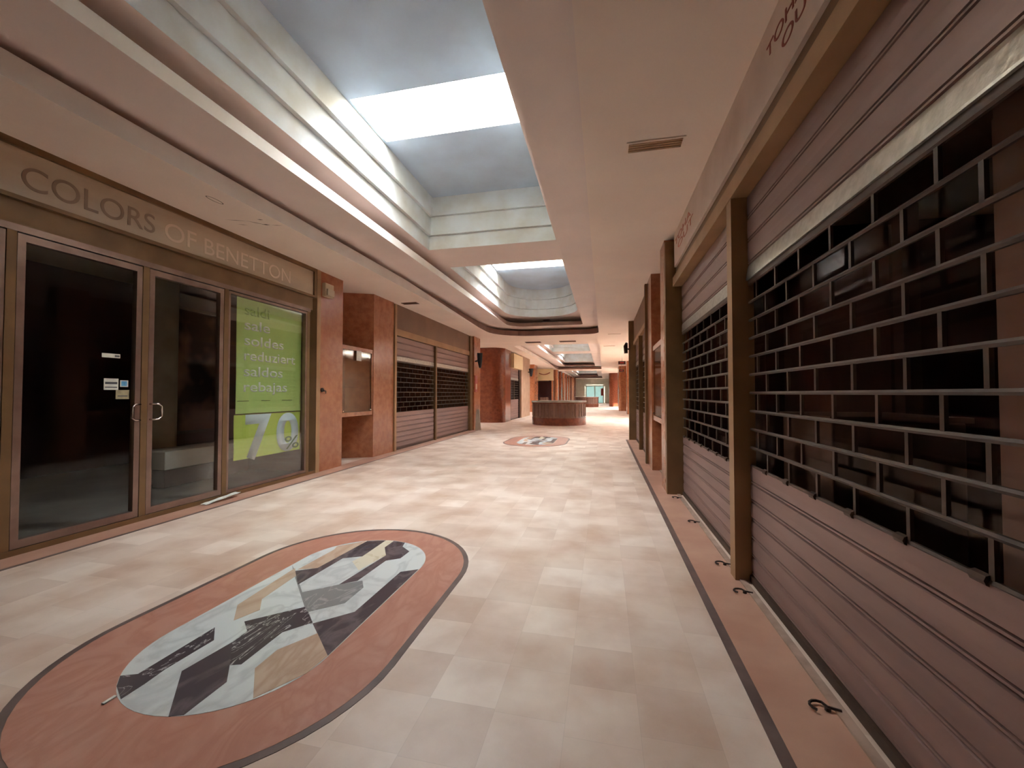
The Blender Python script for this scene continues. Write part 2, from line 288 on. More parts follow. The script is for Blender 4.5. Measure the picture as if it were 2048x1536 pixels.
# ================================================================ ceiling with stepped trays and skylights
ZC = 3.345; Z2 = 3.60; Z3 = 3.90; ZT = 4.80
X0, X1 = -9.5, 6.5; YN, YF = -7.5, 58.0
EPS = 0.006
trays = [dict(y0=-6.8, y1=14.3, rf=(0.75, 2.9), shafts=[(-5.6, 0.3, 0, None), (1.25, 6.88, 0, 4.27), (7.93, 13.75, 1.1, 10.36)]),
         dict(y0=17.1, y1=35.0, rf=(0.3, 0.3), shafts=[(18.7, 25.4, 0, 21.5), (27.0, 33.8, 0, 30.0)]),
         dict(y0=37.4, y1=55.0, rf=(0.3, 0.3), shafts=[(38.9, 45.5, 0, 41.8), (47.2, 53.8, 0, 50.0)])]
holes = []; wn = 0
skyl = []
for k, T in enumerate(trays):
    a, b = T['rf']; y0, y1 = T['y0'], T['y1']
    L0 = rr(-3.76, -0.15, y0, y1, 0.3, a * 0.5, b * 0.45); L0b = rr(-4.08, 0.17, y0 - 0.3, y1 + 0.95, 0.05, 0.05, 0.05)
    L1 = rr(-3.15, -0.66, y0 + 0.65, y1 - 0.5, 0.25, 0.12, 0.6 if k == 0 else 0.2); L1b = rr(-3.55, -0.26, y0 + 0.3, y1 + 0.75, 0.05, 0.05, 0.05)
    holes.append(L0); n = len(L0)
    far = lambda i: 18 <= i <= 34
    brown = lambda i: 18 <= i <= 34
    side = lambda i: not brown(i)
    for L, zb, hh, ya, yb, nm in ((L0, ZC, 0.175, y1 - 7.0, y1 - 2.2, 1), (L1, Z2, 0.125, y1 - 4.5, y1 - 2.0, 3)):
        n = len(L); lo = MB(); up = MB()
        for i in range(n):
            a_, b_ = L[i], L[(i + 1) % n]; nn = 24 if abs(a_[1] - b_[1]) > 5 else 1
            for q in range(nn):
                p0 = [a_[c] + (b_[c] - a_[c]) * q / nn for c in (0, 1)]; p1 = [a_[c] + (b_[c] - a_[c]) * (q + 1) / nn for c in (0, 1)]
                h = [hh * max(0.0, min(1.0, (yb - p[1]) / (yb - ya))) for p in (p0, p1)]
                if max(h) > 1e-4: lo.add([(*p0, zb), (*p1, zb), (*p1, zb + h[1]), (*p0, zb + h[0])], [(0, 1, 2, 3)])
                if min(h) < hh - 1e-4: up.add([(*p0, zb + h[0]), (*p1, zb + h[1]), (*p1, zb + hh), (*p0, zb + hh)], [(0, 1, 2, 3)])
        struct(lo.build('trim_%d' % nm, 'lip')); struct(up.build('trim_%d' % (nm + 1), 'lipshade'))  # upper band tapers in as painted cove shade, full height at the far end
    m = MB(); band(m, L0, ZC + 0.175, L0b, ZC + 0.175); band(m, L0b, ZC + 0.175, L0b, Z2); plate(m, L0b, [L1], Z2)
    band(m, L1, Z2 + 0.125, L1b, Z2 + 0.125); band(m, L1b, Z2 + 0.125, L1b, Z3)
    hs = []
    for (sa, sb, rf, wy) in T['shafts']: hs.append(rr(-3.08, -0.77, sa, sb, 0.02, max(rf, 0.02), max(rf, 0.02)))
    plate(m, L1b, hs, Z3)
    struct(m.build('ceiling', 'tray'))
    for (sa, sb, rf, wy) in T['shafts']:
        R = lambda d: rr(-3.08 + d, -0.77 - d, sa + d, sb - d, 0.02, max(rf - d * 0.5, 0.02), max(rf - d * 0.5, 0.02))
        s = MB(); band(s, R(0), Z3, R(0), 4.15); band(s, R(0), 4.15, R(0.055), 4.15); band(s, R(0.055), 4.15, R(0.055), 4.175)
        band(s, R(0.055), 4.175, R(0.055), 4.47); band(s, R(0.055), 4.47, R(0.11), 4.47); band(s, R(0.11), 4.47, R(0.11), ZT)
        struct(s.build('ceiling', 'shaft'))
        Wl = 0.84
        if wy is None:
            struct(plate(MB(), R(0.11), [], ZT).build('ceiling', 'shafttop')); continue
        if k: Wl = 1.1
        W = rr(-2.93, -0.995, wy, wy + Wl, 0.005, 0.005, 0.005); Wu = rr(-2.96, -0.965, wy - 0.03, wy + Wl + 0.03, 0.005, 0.005, 0.005)
        struct(plate(MB(), R(0.11), [W], ZT).build('ceiling', 'shafttop'))
        wv = MB(); band(wv, W, ZT, W, 5.29); struct(wv.build('wall_skylight', 'well'))
        struct(band(band(MB(), [(x, y) for x, y in W], 5.265, [(x, y) for x, y in W], 5.266), W, 5.29, Wu, 5.291).build('trim_20', 'crack')); wv = MB(); band(wv, Wu, 5.291, Wu, 5.30); band(wv, Wu, 5.30, Wu, 5.50)
        wn += 1
        fr = struct(wv.build('window_%d' % wn, 'lip'))
        MB().box(-2.96, -0.965, wy - 0.03, wy + Wl + 0.03, 5.50, 5.51).build('pane', 'roofglass', fr)
        pl = bpy.data.lights.new('portal', 'AREA'); po = bpy.data.objects.new('sky_portal', pl); C.objects.link(po)
        pl.shape = 'RECTANGLE'; pl.size = 2.0; pl.size_y = Wl; po.location = (-1.96, wy + Wl / 2, 5.55); pl.cycles.is_portal = True
# unseen roof openings added over the side passages to brighten the floor
ADDED_HOLES = [(2.7, 3.9, 17.5, 21.5), (-8.0, -7.0, 15.2, 16.6), (-8.0, -6.6, 25.2, 27.0), (1.8, 3.4, 35.0, 38.0)]
for (a, b, c, d) in ADDED_HOLES: holes.append([(a, c), (b, c), (b, d), (a, d)])
struct(plate(MB(), [(X0, YN), (X1, YN), (X1, YF), (X0, YF)], holes, ZC).build('ceiling', 'ceil'))
for (a, b, c, d) in ADDED_HOLES:
    lp = [(a, c), (b, c), (b, d), (a, d)]; wn += 1
    fr = struct(band(MB(), lp, ZC, lp, 3.9).build('window_%d' % wn, 'lip'))  # skylight frame made up for daylight in the passage
    MB().box(a, b, c, d, 3.9, 3.91).build('pane', 'roofglass', fr)
    pl = bpy.data.lights.new('portal', 'AREA'); po = bpy.data.objects.new('sky_portal', pl); C.objects.link(po)
    pl.shape = 'RECTANGLE'; pl.size = b - a; pl.size_y = d - c; po.location = ((a + b) / 2, (c + d) / 2, 3.95); pl.cycles.is_portal = True
# faint mark along the soffit where the tray edge was patched, stains
# ================================================================ floor
struct(box('floor', (X0, X1, YN, YF, -0.1, 0), 'floor'))
struct(box('floor', (X0, -4.66, -1.5, 5.9, 0.0, 0.006), 'shopfloor'))
struct(box('trim_5', (-4.345, -4.31, YN, 13.9, 0, 0.002), 'darkline')); struct(box('trim_6', (-4.66, -4.345, YN, 13.9, 0, 0.0025), 'pink'))
struct(box('trim_7', (0.60, 0.65, YN, 12.0, 0, 0.002), 'darkline')); struct(box('trim_8', (0.65, 0.915, YN, 12.0, 0, 0.0025), 'pink'))
struct(box('trim_9', (0.915, 0.955, YN, 12.0, 0, 0.012), 'sill'))
# walls closing the place
struct(box('wall_back', (X0, X1, YN - 0.1, YN, 0, ZC), 'plainwall'))
struct(box('wall_left', (X0 - 0.1, X0, YN, YF, 0, ZC), 'dark')); struct(box('wall_right', (X1, X1 + 0.1, YN, YF, 0, ZC), 'plainwall'))
struct(MB().box(X0, -2.45, YF, YF + 0.1, 0, ZC).box(0.1, X1, YF, YF + 0.1, 0, ZC).box(-2.45, 0.1, YF, YF + 0.1, 2.45, ZC).build('wall_front', 'endwall'))
struct(box('wall_left', (-9.4, -4.65, -1.6, -1.5, 0, ZC), 'dark')); struct(box('wall_left', (-9.4, -4.7, 5.93, 6.03, 0, ZC), 'dark'))
struct(box('wall_left', (-4.72, -4.62, YN, -1.5, 0, ZC), 'brownpanel'))
struct(box('wall_left', (-9.4, -8.6, -1.5, 5.93, 0, ZC), 'darker'))
struct(box('wall_left', (-9.4, -4.75, 8.3, 8.4, 0, ZC), 'dark')); struct(box('wall_left', (-9.4, -4.9, 13.95, 14.05, 0, ZC), 'plainwall'))
struct(box('wall_left', (-9.3, -8.4, 8.4, 13.95, 0, ZC), 'dark'))
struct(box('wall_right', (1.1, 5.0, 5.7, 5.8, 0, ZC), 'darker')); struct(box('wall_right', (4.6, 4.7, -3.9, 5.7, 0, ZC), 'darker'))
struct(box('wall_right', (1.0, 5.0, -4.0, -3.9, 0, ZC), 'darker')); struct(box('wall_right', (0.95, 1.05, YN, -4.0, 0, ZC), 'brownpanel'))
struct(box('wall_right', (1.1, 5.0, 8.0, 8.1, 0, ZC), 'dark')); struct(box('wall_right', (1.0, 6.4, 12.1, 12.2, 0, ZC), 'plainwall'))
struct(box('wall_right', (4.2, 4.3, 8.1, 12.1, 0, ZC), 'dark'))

# ================================================================ floor medallions
def stadium(cx, y0, y1, r, n=28):
    return [(cx + r * math.cos(a), y1 + r * math.sin(a)) for a in [math.pi * i / n for i in range(n + 1)]] + \
           [(cx + r * math.cos(a), y0 + r * math.sin(a)) for a in [math.pi + math.pi * i / n for i in range(n + 1)]]
def c5(x, y):
    import mathutils
    px_, py_ = 180 + x / 2.56, 1020 + y / 2.56
    yaw, pit = math.radians(12.577), math.radians(1.327)
    fw = Vector((-math.sin(yaw) * math.cos(pit), math.cos(yaw) * math.cos(pit), math.sin(pit))); rt = Vector((math.cos(yaw), math.sin(yaw), 0)); up = rt.cross(fw)
    d = fw + rt * ((px_ - 1024) / FPX) - up * ((py_ - 768) / FPX); t = -CAMH / d.z
    return (round(d.x * t, 3), round(d.y * t, 3))
def medallion(label):
    t = thing('floor_medallion', (-1.825, 2.31, 0), label, 'floor medallion', 'oval marble medallions')
    MB().prism(stadium(-1.825, 1.82, 2.78, 0.845), 0.0, 0.002).build('border', 'darkline', t)
    MB().prism(stadium(-1.825, 1.82, 2.78, 0.808), 0.0, 0.003).build('red_ring', 'redmarble', t)
    MB().prism(stadium(-1.82, 1.81, 2.84, 0.487), 0.0, 0.004).build('pale_field', 'white', t)
    def inlay(pts, mat, h=0.005): MB().prism(pts, 0.0, h).build('inlay', mat, t)
    inlay([(-2.205, 2.608), (-2.079, 2.688), (-2.032, 3.27), (-1.88, 3.32), (-1.879, 2.956), (-2.007, 2.888), (-2.029, 2.428)], 'charcoal')
    inlay([(-1.758, 2.489), (-1.707, 3.015), (-1.804, 3.165), (-1.805, 3.32), (-1.69, 3.305), (-1.667, 3.216), (-1.561, 3.13), (-1.565, 2.987), (-1.654, 2.921), (-1.668, 2.568)], 'charcoal')
    inlay([(-1.925, 2.34), (-1.758, 2.489), (-1.636, 2.576), (-1.572, 2.488), (-1.568, 2.28), (-1.714, 2.143)], 'grey')
    inlay([(-1.606, 2.04), (-1.448, 2.202), (-1.446, 2.761), (-1.338, 2.83), (-1.337, 1.81)], 'charcoal')
    inlay([(-2.172, 1.475), (-2.106, 1.502), (-2.108, 1.889), (-2.005, 1.792), (-2.017, 1.556), (-2.005, 1.459), (-2.004, 1.365), (-2.11, 1.42)], 'veined')
    inlay([(-1.999, 1.973), (-1.776, 2.186), (-1.72, 2.142), (-1.613, 2.049), (-1.708, 1.931), (-1.698, 1.663), (-1.746, 1.645), (-1.895, 1.8), (-1.902, 1.897)], 'veined')
    inlay([(-1.895, 1.8), (-1.746, 1.645), (-1.659, 1.549), (-1.658, 1.355), (-1.71, 1.335), (-1.928, 1.562)], 'charcoal')
    inlay([(-2.242, 2.651), (-2.14, 2.541), (-2.108, 2.209), (-2.015, 2.098), (-2.067, 1.968), (-2.196, 2.116)], 'tan')
    inlay([(-1.515, 1.964), (-1.338, 1.81), (-1.349, 1.677), (-1.46, 1.491), (-1.611, 1.653), (-1.616, 1.795)], 'tan')
    inlay([(-1.879, 2.956), (-1.88, 3.32), (-1.805, 3.32), (-1.804, 3.185), (-1.707, 3.015), (-1.76, 2.72), (-1.90, 2.85)], 'cream', 0.0046)
    inlay([(-2.212, 3.10), (-2.05, 3.26), (-2.032, 3.25), (-2.079, 2.688), (-2.205, 2.63), (-2.19, 3.03)], 'tan', 0.0046)
    inlay([(-2.302, 2.691), (-2.205, 2.608), (-1.606, 2.04), (-1.72, 2.142), (-1.925, 2.34), (-2.029, 2.428), (-2.205, 2.60), (-2.30, 2.66)][:2] + [(-1.606, 2.04), (-1.613, 2.03), (-2.205, 2.59)], 'grey', 0.0043)
    return t
med = medallion('large oval red and white marble medallion nearest, in front of the glass shop doors')
med2 = copy_tree(med, label='oval red and white marble medallion further off, in front of the round counter')
med2.location = (-1.78, 2.31 + 8.93, 0)

# ================================================================ granite columns and showcases
tag(box('granite_pillar', (-5.3, -4.6, 5.95, 6.55, 0, ZC), 'granite'), 'speckled red granite pillar between the glass shopfront and the wall showcase', 'pillar')
tag(MB().prism([(-5.3, 7.25), (-4.6, 7.58), (-4.6, 8.40), (-5.3, 8.40)], 0, ZC).build('granite_pillar', 'granite'), 'red granite pillar between the showcase and the left pair of shutters', 'pillar')
struct(box('wall_left', (-5.4, -5.25, 6.03, 8.4, 0, ZC), 'graniteD'))
tag(box('granite_pillar', (0.80, 1.3, 5.75, 6.15, 0, ZC), 'granite'), 'red granite pillar beside the wide brown post on the right', 'pillar')
tag(box('granite_pillar', (0.80, 1.3, 7.32, 7.95, 0, ZC), 'granite'), 'red granite pillar beyond the right-hand showcase', 'pillar')
struct(box('wall_right', (1.25, 1.35, 5.75, 8.0, 0, ZC), 'graniteD'))
def showcase(X, y0, y1, z0, z1, s, depth, label, note):
    # s=-1: body extends to -X (left wall), s=+1: extends to +X
    t = thing('showcase', (X, (y0 + y1) / 2, z0), label, 'display case')
    xa, xb = sorted((X, X + s * depth)); r = 0.075
    box('top_rail', (xa, xb, y0, y1, z1 - r, z1), 'granite', t); box('bottom_rail', (xa, xb, y0, y1, z0, z0 + r), 'granite', t)
    bx = X + s * depth; box('back_panel', (min(bx, bx - s * 0.02), max(bx, bx - s * 0.02), y0, y1, z0 + r, z1 - r), 'graniteD', t)
    box('side_panel', (xa + 0.03, xb, y1 - 0.02, y1, z0 + r, z1 - r), 'granite', t); box('side_panel', (xa + 0.03, xb, y0, y0 + 0.02, z0 + r, z1 - r), 'granite', t)
    g = X + s * 0.015; box('glass_front', (g - 0.003, g + 0.003, y0 + 0.02, y1 - 0.02, z0 + r, z1 - r), 'glassC', t)
    m = X + s * 0.25; box('shelf', (min(m, bx), max(m, bx), y0 + 0.05, y1 - 0.05, z0 + 0.55, z0 + 0.56), 'glassR', t)
    for yy in (y0 + 0.05, y1 - 0.05): MB().tube([(X - s * 0.006, yy, z0 + r + 0.03), (X + s * 0.02, yy, z0 + r + 0.03)], 0.014).build('clamp', 'chrome', t)
    return t
showcase(-4.615, 6.56, 7.56, 0.87, 2.19, -1, 0.5, 'glass-fronted showcase set between red granite pillars on the left wall', 1)
tag(box('note_paper', (-4.602, -4.597, 6.98, 7.14, 1.93, 2.12), 'paper'), 'small white note stuck on the left showcase glass', 'notice')
showcase(0.815, 6.16, 7.31, 0.86, 2.09, 1, 0.35, 'glass-fronted showcase set between red granite pillars on the right wall', 0)
# siren box and door magnet on the first pillar
t = thing('alarm_box', (-4.6, 6.05, 2.9), 'beige alarm box high on the first red granite pillar', 'alarm')
box('body', (-4.6, -4.53, 5.98, 6.2, 2.93, 3.16), 'beige', t, bev=0.012); box('cover', (-4.53, -4.50, 6.0, 6.18, 2.95, 3.06), 'sign', t, bev=0.008)
t = thing('wall_socket', (-4.6, 6.0, 1.35), 'black broken wall socket on the first red granite pillar', 'socket')
MB().tube([(-4.602, 6.0, 1.36), (-4.58, 6.0, 1.36)], 0.035, 14).build('rim', 'darkmetal', t); MB().tube([(-4.59, 6.02, 1.35), (-4.555, 6.05, 1.34), (-4.56, 6.05, 1.30)], 0.008).build('cable', 'black', t)

# ================================================================ left glass shopfront
XL = -4.62
t = thing('shop_sign', (XL, 3, 2.9), 'long cream shop sign board with faded lettering above the glass doors', 'sign')
box('panel', (XL - 0.06, XL, -1.5, 5.79, 2.90, 3.29), 'sign', t)
m = MB(); m.box(XL - 0.05, XL + 0.03, -1.5, 5.85, 3.29, ZC); m.box(XL - 0.05, XL + 0.03, -1.5, 5.85, 2.865, 2.90); m.box(XL - 0.05, XL + 0.03, 5.79, 5.85, 2.9, 3.29)
m.build('frame', 'bronze', t)
text('lettering', 'COLORS', 'ghostD', t, 'L', XL, 2.35, 2.985, 1.02, 0.19, 0.003); text('lettering', 'OF', 'ghost', t, 'L', XL, 3.47, 2.975, 0.35, 0.19, 0.003)
text('lettering', 'BENETTON', 'ghost', t, 'L', XL, 3.92, 2.965, 1.37, 0.185, 0.003)
t = thing('shopfront_frame', (XL, 3, 0), 'bronze metal mullions, head rail and sill holding the glass doors', 'frame')
box('header', (XL - 0.05, XL - 0.01, -1.5, 5.8, 2.66, 2.865), 'bronze', t); box('head_rail', (XL - 0.05, XL + 0.02, -1.5, 5.72, 2.61, 2.665), 'alu', t)
box('sill', (XL - 0.06, XL + 0.02, -1.5, 5.85, 0, 0.05), 'bronze', t)
tag(box('metal_post', (XL - 0.12, XL + 0.03, 5.855, 5.945, 0, ZC), 'bronzeL'), 'tall light bronze post between the glass shopfront and the first granite pillar', 'post')
for y in (2.30, 3.29, 4.215, 5.68): box('mullion', (XL - 0.06, XL + 0.015, y - 0.03, y + 0.03, 0.05, 2.61), 'bronze', t)
def leaf(idx, y0, y1, label, handle=None):
    d = thing('door_%d' % idx, (XL, y0, 0.05), label, 'door'); w_ = 0.05
    m = MB(); m.box(XL - 0.045, XL + 0.012, y0, y0 + w_, 0.055, 2.60); m.box(XL - 0.045, XL + 0.012, y1 - w_, y1, 0.055, 2.60)
    m.box(XL - 0.045, XL + 0.012, y0 + w_, y1 - w_, 0.055, 0.12); m.box(XL - 0.045, XL + 0.012, y0 + w_, y1 - w_, 2.54, 2.60); m.build('door_frame', 'alu', d)
    box('door_glass', (XL - 0.02, XL - 0.014, y0 + w_, y1 - w_, 0.12, 2.54), 'glass', d)
    if handle is not None:
        hy, dr = handle; pts = [(XL + 0.005, hy, 1.19)] + [(XL + 0.05, hy, 1.19)] + [(XL + 0.06, hy + dr * 0.05, 1.19), (XL + 0.062, hy + dr * 0.078, 1.165), (XL + 0.062, hy + dr * 0.08, 1.06), (XL + 0.06, hy + dr * 0.05, 1.03), (XL + 0.05, hy, 1.03), (XL + 0.005, hy, 1.03)]
        MB().tube(pts, 0.009, 10).build('door_handle', 'chrome', d, True)
    struct(d); return d
leaf(1, 1.35, 2.265, 'glass'); leaf(2, 2.335, 3.255, 'glass', (3.23, -1)); leaf(3, 3.325, 4.18, 'glass', (3.35, 1)); leaf(4, 0.3, 1.3, 'x')
d = thing('window_30', (XL, 4.25, 0.05), '', ''); struct(d)
m = MB(); m.box(XL - 0.045, XL + 0.012, 4.25, 4.275, 0.055, 2.6); m.box(XL - 0.045, XL + 0.012, 5.62, 5.65, 0.055, 2.6); m.box(XL - 0.045, XL + 0.012, 4.27, 5.63, 0.055, 0.09); m.box(XL - 0.045, XL + 0.012, 4.27, 5.63, 2.57, 2.6)
m.build('window_frame', 'alu', d); box('pane', (XL - 0.02, XL - 0.014, 4.275, 5.62, 0.09, 2.57), 'glass', d)
struct(box('window_31', (XL - 0.02, XL - 0.014, -1.5, 0.3, 0.05, 2.61), 'glass'))
# poster of two sheets hanging behind the window
XP = -4.70
t = thing('sale_poster', (XP, 5.05, 0.4), 'tall green sale poster with white words hanging inside the shop window', 'poster')
def sheet(name, y0, y1, z0, z1, mat, parent, amp=0.006):
    n = 16; v = []; f = []
    for i in range(n + 1):
        for j in range(n + 1):
            yy = y0 + (y1 - y0) * i / n; zz = z0 + (z1 - z0) * j / n
            v.append((XP - 0.006 + amp * math.sin(i * 0.9 + j * 0.35) * 0.5, yy, zz))
    k = len(v); v += [(a - 0.003, b, c) for a, b, c in v]
    for i in range(n):
        for j in range(n):
            a = i * (n + 1) + j; f.append((a, a + 1, a + n + 2, a + n + 1)); f.append((k + a, k + a + n + 1, k + a + n + 2, k + a + 1))
    return obj(name, v, f, mat, parent, True)
sheet('upper_sheet', 4.46, 5.64, 1.03, 2.60, 'green', t); sheet('lower_sheet', 4.44, 5.63, 0.42, 1.015, 'green2', t)
for wd, z, wdt, mt in (('saldi', 2.37, 0.42, 'greenF'), ('sale', 2.165, 0.43, 'paperW'), ('soldes', 1.955, 0.69, 'paperW'), ('reduziert', 1.75, 0.93, 'paperW'), ('saldos', 1.535, 0.68, 'paperW'), ('rebajas', 1.325, 0.77, 'paperW')):
    text('word', wd, mt, t, 'L', XP - 0.002, 4.575, z, wdt, 0.135, 0.0012, bold=0.012)
text('numeral', '7', 'paperB', t, 'L', XP - 0.002, 4.61, 0.43, 0.44, 0.56, 0.003, bold=0.035); text('numeral', '0', 'paperB', t, 'L', XP - 0.002, 5.15, 0.46, 0.44, 0.52, 0.003, bold=0.035)
text('percent_sign', '%', 'greenD', t, 'L', XP + 0.002, 5.31, 0.46, 0.29, 0.19, 0.003)
for a, b in ((4.48, 4.66), (4.87, 5.02), (5.25, 5.45)): box('fine_print', (XP - 0.003, XP + 0.001, a, b, 1.195, 1.203), 'brownprint', t)
m = MB(); m.box(XP - 0.006, XP + 0.002, 4.44, 5.64, 1.015, 1.027); m.build('hanging_rail', 'brownprint', t)
# stickers on the glass door
xs = XL - 0.013
t = thing('door_sticker', (xs, 3.0, 1.65), 'narrow white sticker, topmost on the glass door', 'sticker')
box('paper', (xs, xs + 0.002, 2.935, 3.085, 1.645, 1.685), 'paper', t); box('print', (xs + 0.002, xs + 0.003, 3.04, 3.08, 1.655, 1.672), 'ink', t)
t = thing('door_sticker', (xs, 3.0, 1.35), 'white sticker with grey print left of the blue one on the glass door', 'sticker')
box('paper', (xs, xs + 0.002, 2.955, 3.075, 1.335, 1.445), 'paper', t); m = MB(); m.box(xs + 0.002, xs + 0.003, 2.965, 3.065, 1.39, 1.412); m.box(xs + 0.002, xs + 0.003, 2.965, 3.065, 1.355, 1.365); m.build('print', 'ink', t)
t = thing('door_sticker', (xs, 3.12, 1.38), 'small blue sticker on the glass door', 'sticker')
box('paper', (xs, xs + 0.002, 3.09, 3.16, 1.365, 1.43), 'paper', t); box('print', (xs + 0.002, xs + 0.003, 3.10, 3.15, 1.373, 1.422), 'blue', t)
t = thing('door_sticker', (xs, 3.1, 1.25), 'yellowed sticker, lowest on the glass door', 'sticker')
box('paper', (xs, xs + 0.002, 3.055, 3.17, 1.245, 1.335), 'yellowpaper', t); box('print', (xs + 0.002, xs + 0.003, 3.07, 3.155, 1.27, 1.28), 'ink', t)
# things seen inside the shop
t = thing('display_bench', (-5.86, 5.08, 0), 'low pale display bench inside the shop behind the green poster', 'bench')
box('platform', (-6.1, -5.62, 4.28, 5.88, 0.29, 0.53), 'display', t, bev=0.01); box('shade_plinth', (-6.05, -5.85, 4.45, 5.8, 0.006, 0.29), 'darker', t)  # plinth added, coloured dark for the shade under the platform
tag(MB().tube([(-6.35, 4.75, 0.006), (-6.35, 4.75, ZC)], 0.2, 24).build('round_column', 'pillarG', smooth=True), 'grey round column inside the shop behind the glass door', 'column')
t = thing('framed_picture', (-6.9, 5.4, 0.65), 'dark framed picture hanging inside the shop beside the grey column', 'picture')
box('canvas', (-6.62, -6.60, 5.05, 5.9, 0.7, 2.65), 'picture', t); m = MB(); m.box(-6.63, -6.58, 5.0, 5.05, 0.65, 2.7); m.box(-6.63, -6.58, 5.05, 5.9, 0.65, 0.7); m.box(-6.63, -6.58, 5.05, 5.9, 2.65, 2.7); m.build('frame', 'greypanel', t)
# scrap of paper by the door
n = 8; v = []; f = []
for i in range(n + 1):
    for j in range(3): v.append((-4.59 + 0.045 * j + 0.003 * i, 3.9 + 0.055 * i, 0.008 + 0.001 * j + 0.0055 * i + 0.003 * math.sin(i * 1.9 + 2 * j)))
k = len(v); v += [(a, b, c + 0.002) for a, b, c in v]
for i in range(n):
    for j in range(2): a = i * 3 + j; f += [(a, a + 1, a + 4, a + 3), (k + a, k + a + 3, k + a + 4, k + a + 1)]
tag(obj('paper_scrap', v, f, 'paper'), 'torn white paper strip caught under the glass door', 'paper')

tag(MB().box(-2.050, -2.036, 1.325, 1.372, 0.0045, 0.010).build('paper_scrap', 'paper'), 'tiny white sliver at the near left edge of the large oval medallion', 'paper')
m = MB()
for k_, (cx, cy, a_, b_) in enumerate(((-4.0, 3.5, 0.035, 0.10),)):
    o_ = [(cx + a_ * math.cos(q * math.pi / 12) , cy + b_ * math.sin(q * math.pi / 12)) for q in range(24)]
    i_ = [(cx + a_ * 0.72 * math.cos(q * math.pi / 12), cy + b_ * 0.88 * math.sin(q * math.pi / 12)) for q in range(24)]
    band(m, o_, ZC - 0.002, i_, ZC - 0.002)
struct(m.build('trim_30', 'crack'))
m = MB()
for (xa, ya, xb, yb, w_) in ((-4.34, 3.92, -4.10, 4.02, 0.006), (-4.12, 4.0, -3.98, 4.16, 0.008), (-4.02, 4.13, -3.93, 4.17, 0.016), (-3.93, 4.17, -3.80, 4.22, 0.006), (-4.30, 4.06, -4.2, 4.12, 0.006), (-3.96, 4.0, -3.90, 4.03, 0.012)):
    d_ = Vector((xb - xa, yb - ya)).normalized(); u_ = Vector((-d_.y, d_.x)) * w_
    m.add([(xa, ya, ZC - 0.002), ((xa + xb) / 2 + u_.x, (ya + yb) / 2 + u_.y, ZC - 0.002), (xb, yb, ZC - 0.002), ((xa + xb) / 2 - u_.x, (ya + yb) / 2 - u_.y, ZC - 0.002)], [(0, 1, 2, 3)])
struct(m.build('trim_31', 'crack'))

# ================================================================ roller shutters
PITCH = 0.1225
def slat_curtain(X, s, y0, y1, z0, z1, pitch=None):
    """s=+1: bulges towards +X; profile repeated downwards from z1"""
    prof = []; n = int(round((z1 - z0) / (pitch or PITCH))); p = (z1 - z0) / max(n, 1)
    for k in range(n):
        zt = z1 - k * p
        prof += [(0.0, zt), (0.008, zt - 0.003), (0.010, zt - 0.5 * p), (0.008, zt - p + 0.027), (-0.005, zt - p + 0.025), (-0.005, zt - p + 0.021), (0.007, zt - p + 0.018), (0.007, zt - p + 0.009), (-0.005, zt - p + 0.006), (-0.005, zt - p + 0.002)]
    prof.append((0.0, z0)); m = MB(); a = len(prof)
    v = [(X + s * q, y0, z) for q, z in prof] + [(X + s * q, y1, z) for q, z in prof] + [(X - s * 0.012, y, z) for y in (y0, y1) for z in (z0, z1)]
    f = [(i, i + 1, a + i + 1, a + i) for i in range(a - 1)] + [(2 * a, 2 * a + 1, 2 * a + 3, 2 * a + 2)]
    return m.add(v, f)
def shutter(X, s, y0, y1, zt, zg1, zg0, label, detail=True, ph=0.0, rowph=0, group='roller shutters over the shopfronts'):
    t = thing('roller_shutter', (X, (y0 + y1) / 2, 0), label, 'roller shutter', group)
    slat_curtain(X, s, y0, y1, zg1 + 0.135, zt, 0.15).build('upper_slats', 'slat', t, False)
    za, zb = zg1 + 0.03, zg1 + 0.135
    pr_ = [(X + s * 0.004, zb), (X + s * 0.010, zb - 0.02), (X + s * (0.022 if ph else 0.012), za + 0.010), (X + s * (0.022 if ph else 0.012), za), (X - s * 0.012, za), (X - s * 0.012, zb)]
    n6 = len(pr_); MB().add([(a, y, b) for y in (y0, y1) for a, b in pr_], [tuple(range(n6)), tuple(range(n6, 2 * n6))] + [(i, (i + 1) % n6, n6 + (i + 1) % n6, n6 + i) for i in range(n6)]).build('edge_slat', 'steelskylit', t)
    slat_curtain(X, s, y0, y1, 0.05, zg0).build('lower_slats', 'slat', t, False)
    box('bottom_rail', (X - 0.02, X + 0.02, y0, y1, 0.006, 0.05), 'bar', t)
    n = int(round((zg1 - zg0) / PITCH)); p = (zg1 - zg0) / n; m = MB(); bp = 0.302; k6 = 6 if detail else 4
    for k in range(n + 1):
        z = zg0 + p * k; m.tube([(X, y0, z), (X, y1, z)], 0.0105, k6)
        if k < n:
            y = y0 + ((ph + (bp / 2 if (k + rowph) % 2 else 0)) % bp)
            while y < y1:
                m.box(X - 0.006, X + 0.006, y - 0.0085, y + 0.0085, z, z + p)
                y += bp
            if k in (0, n - 1) and detail:
                pass
    if detail:
        y = y0 + 0.12
        while y < y1: m.tube([(X + s * 0.004, y, zg0 + 0.004), (X + s * 0.004, y + 0.05, zg0 + 0.004)], 0.017, 8); y += bp
    m.box(X - 0.01, X + 0.01, y0, y1, zg1 + 0.0, zg1 + 0.03); m.build('grille', 'bar', t)
    if detail:
        pass
    return t
XR = 1.0
shutter(XR, -1, -0.59, 3.145, 2.68, 2.06, 0.80, 'roller shutter nearest the viewer on the right, wide open grille in the middle', ph=(2.989 + 0.6) % 0.302, rowph=1)
shutter(XR, -1, 3.275, 5.61, 2.68, 2.06, 0.75, 'second roller shutter on the right, between the thin post and the wide brown post')
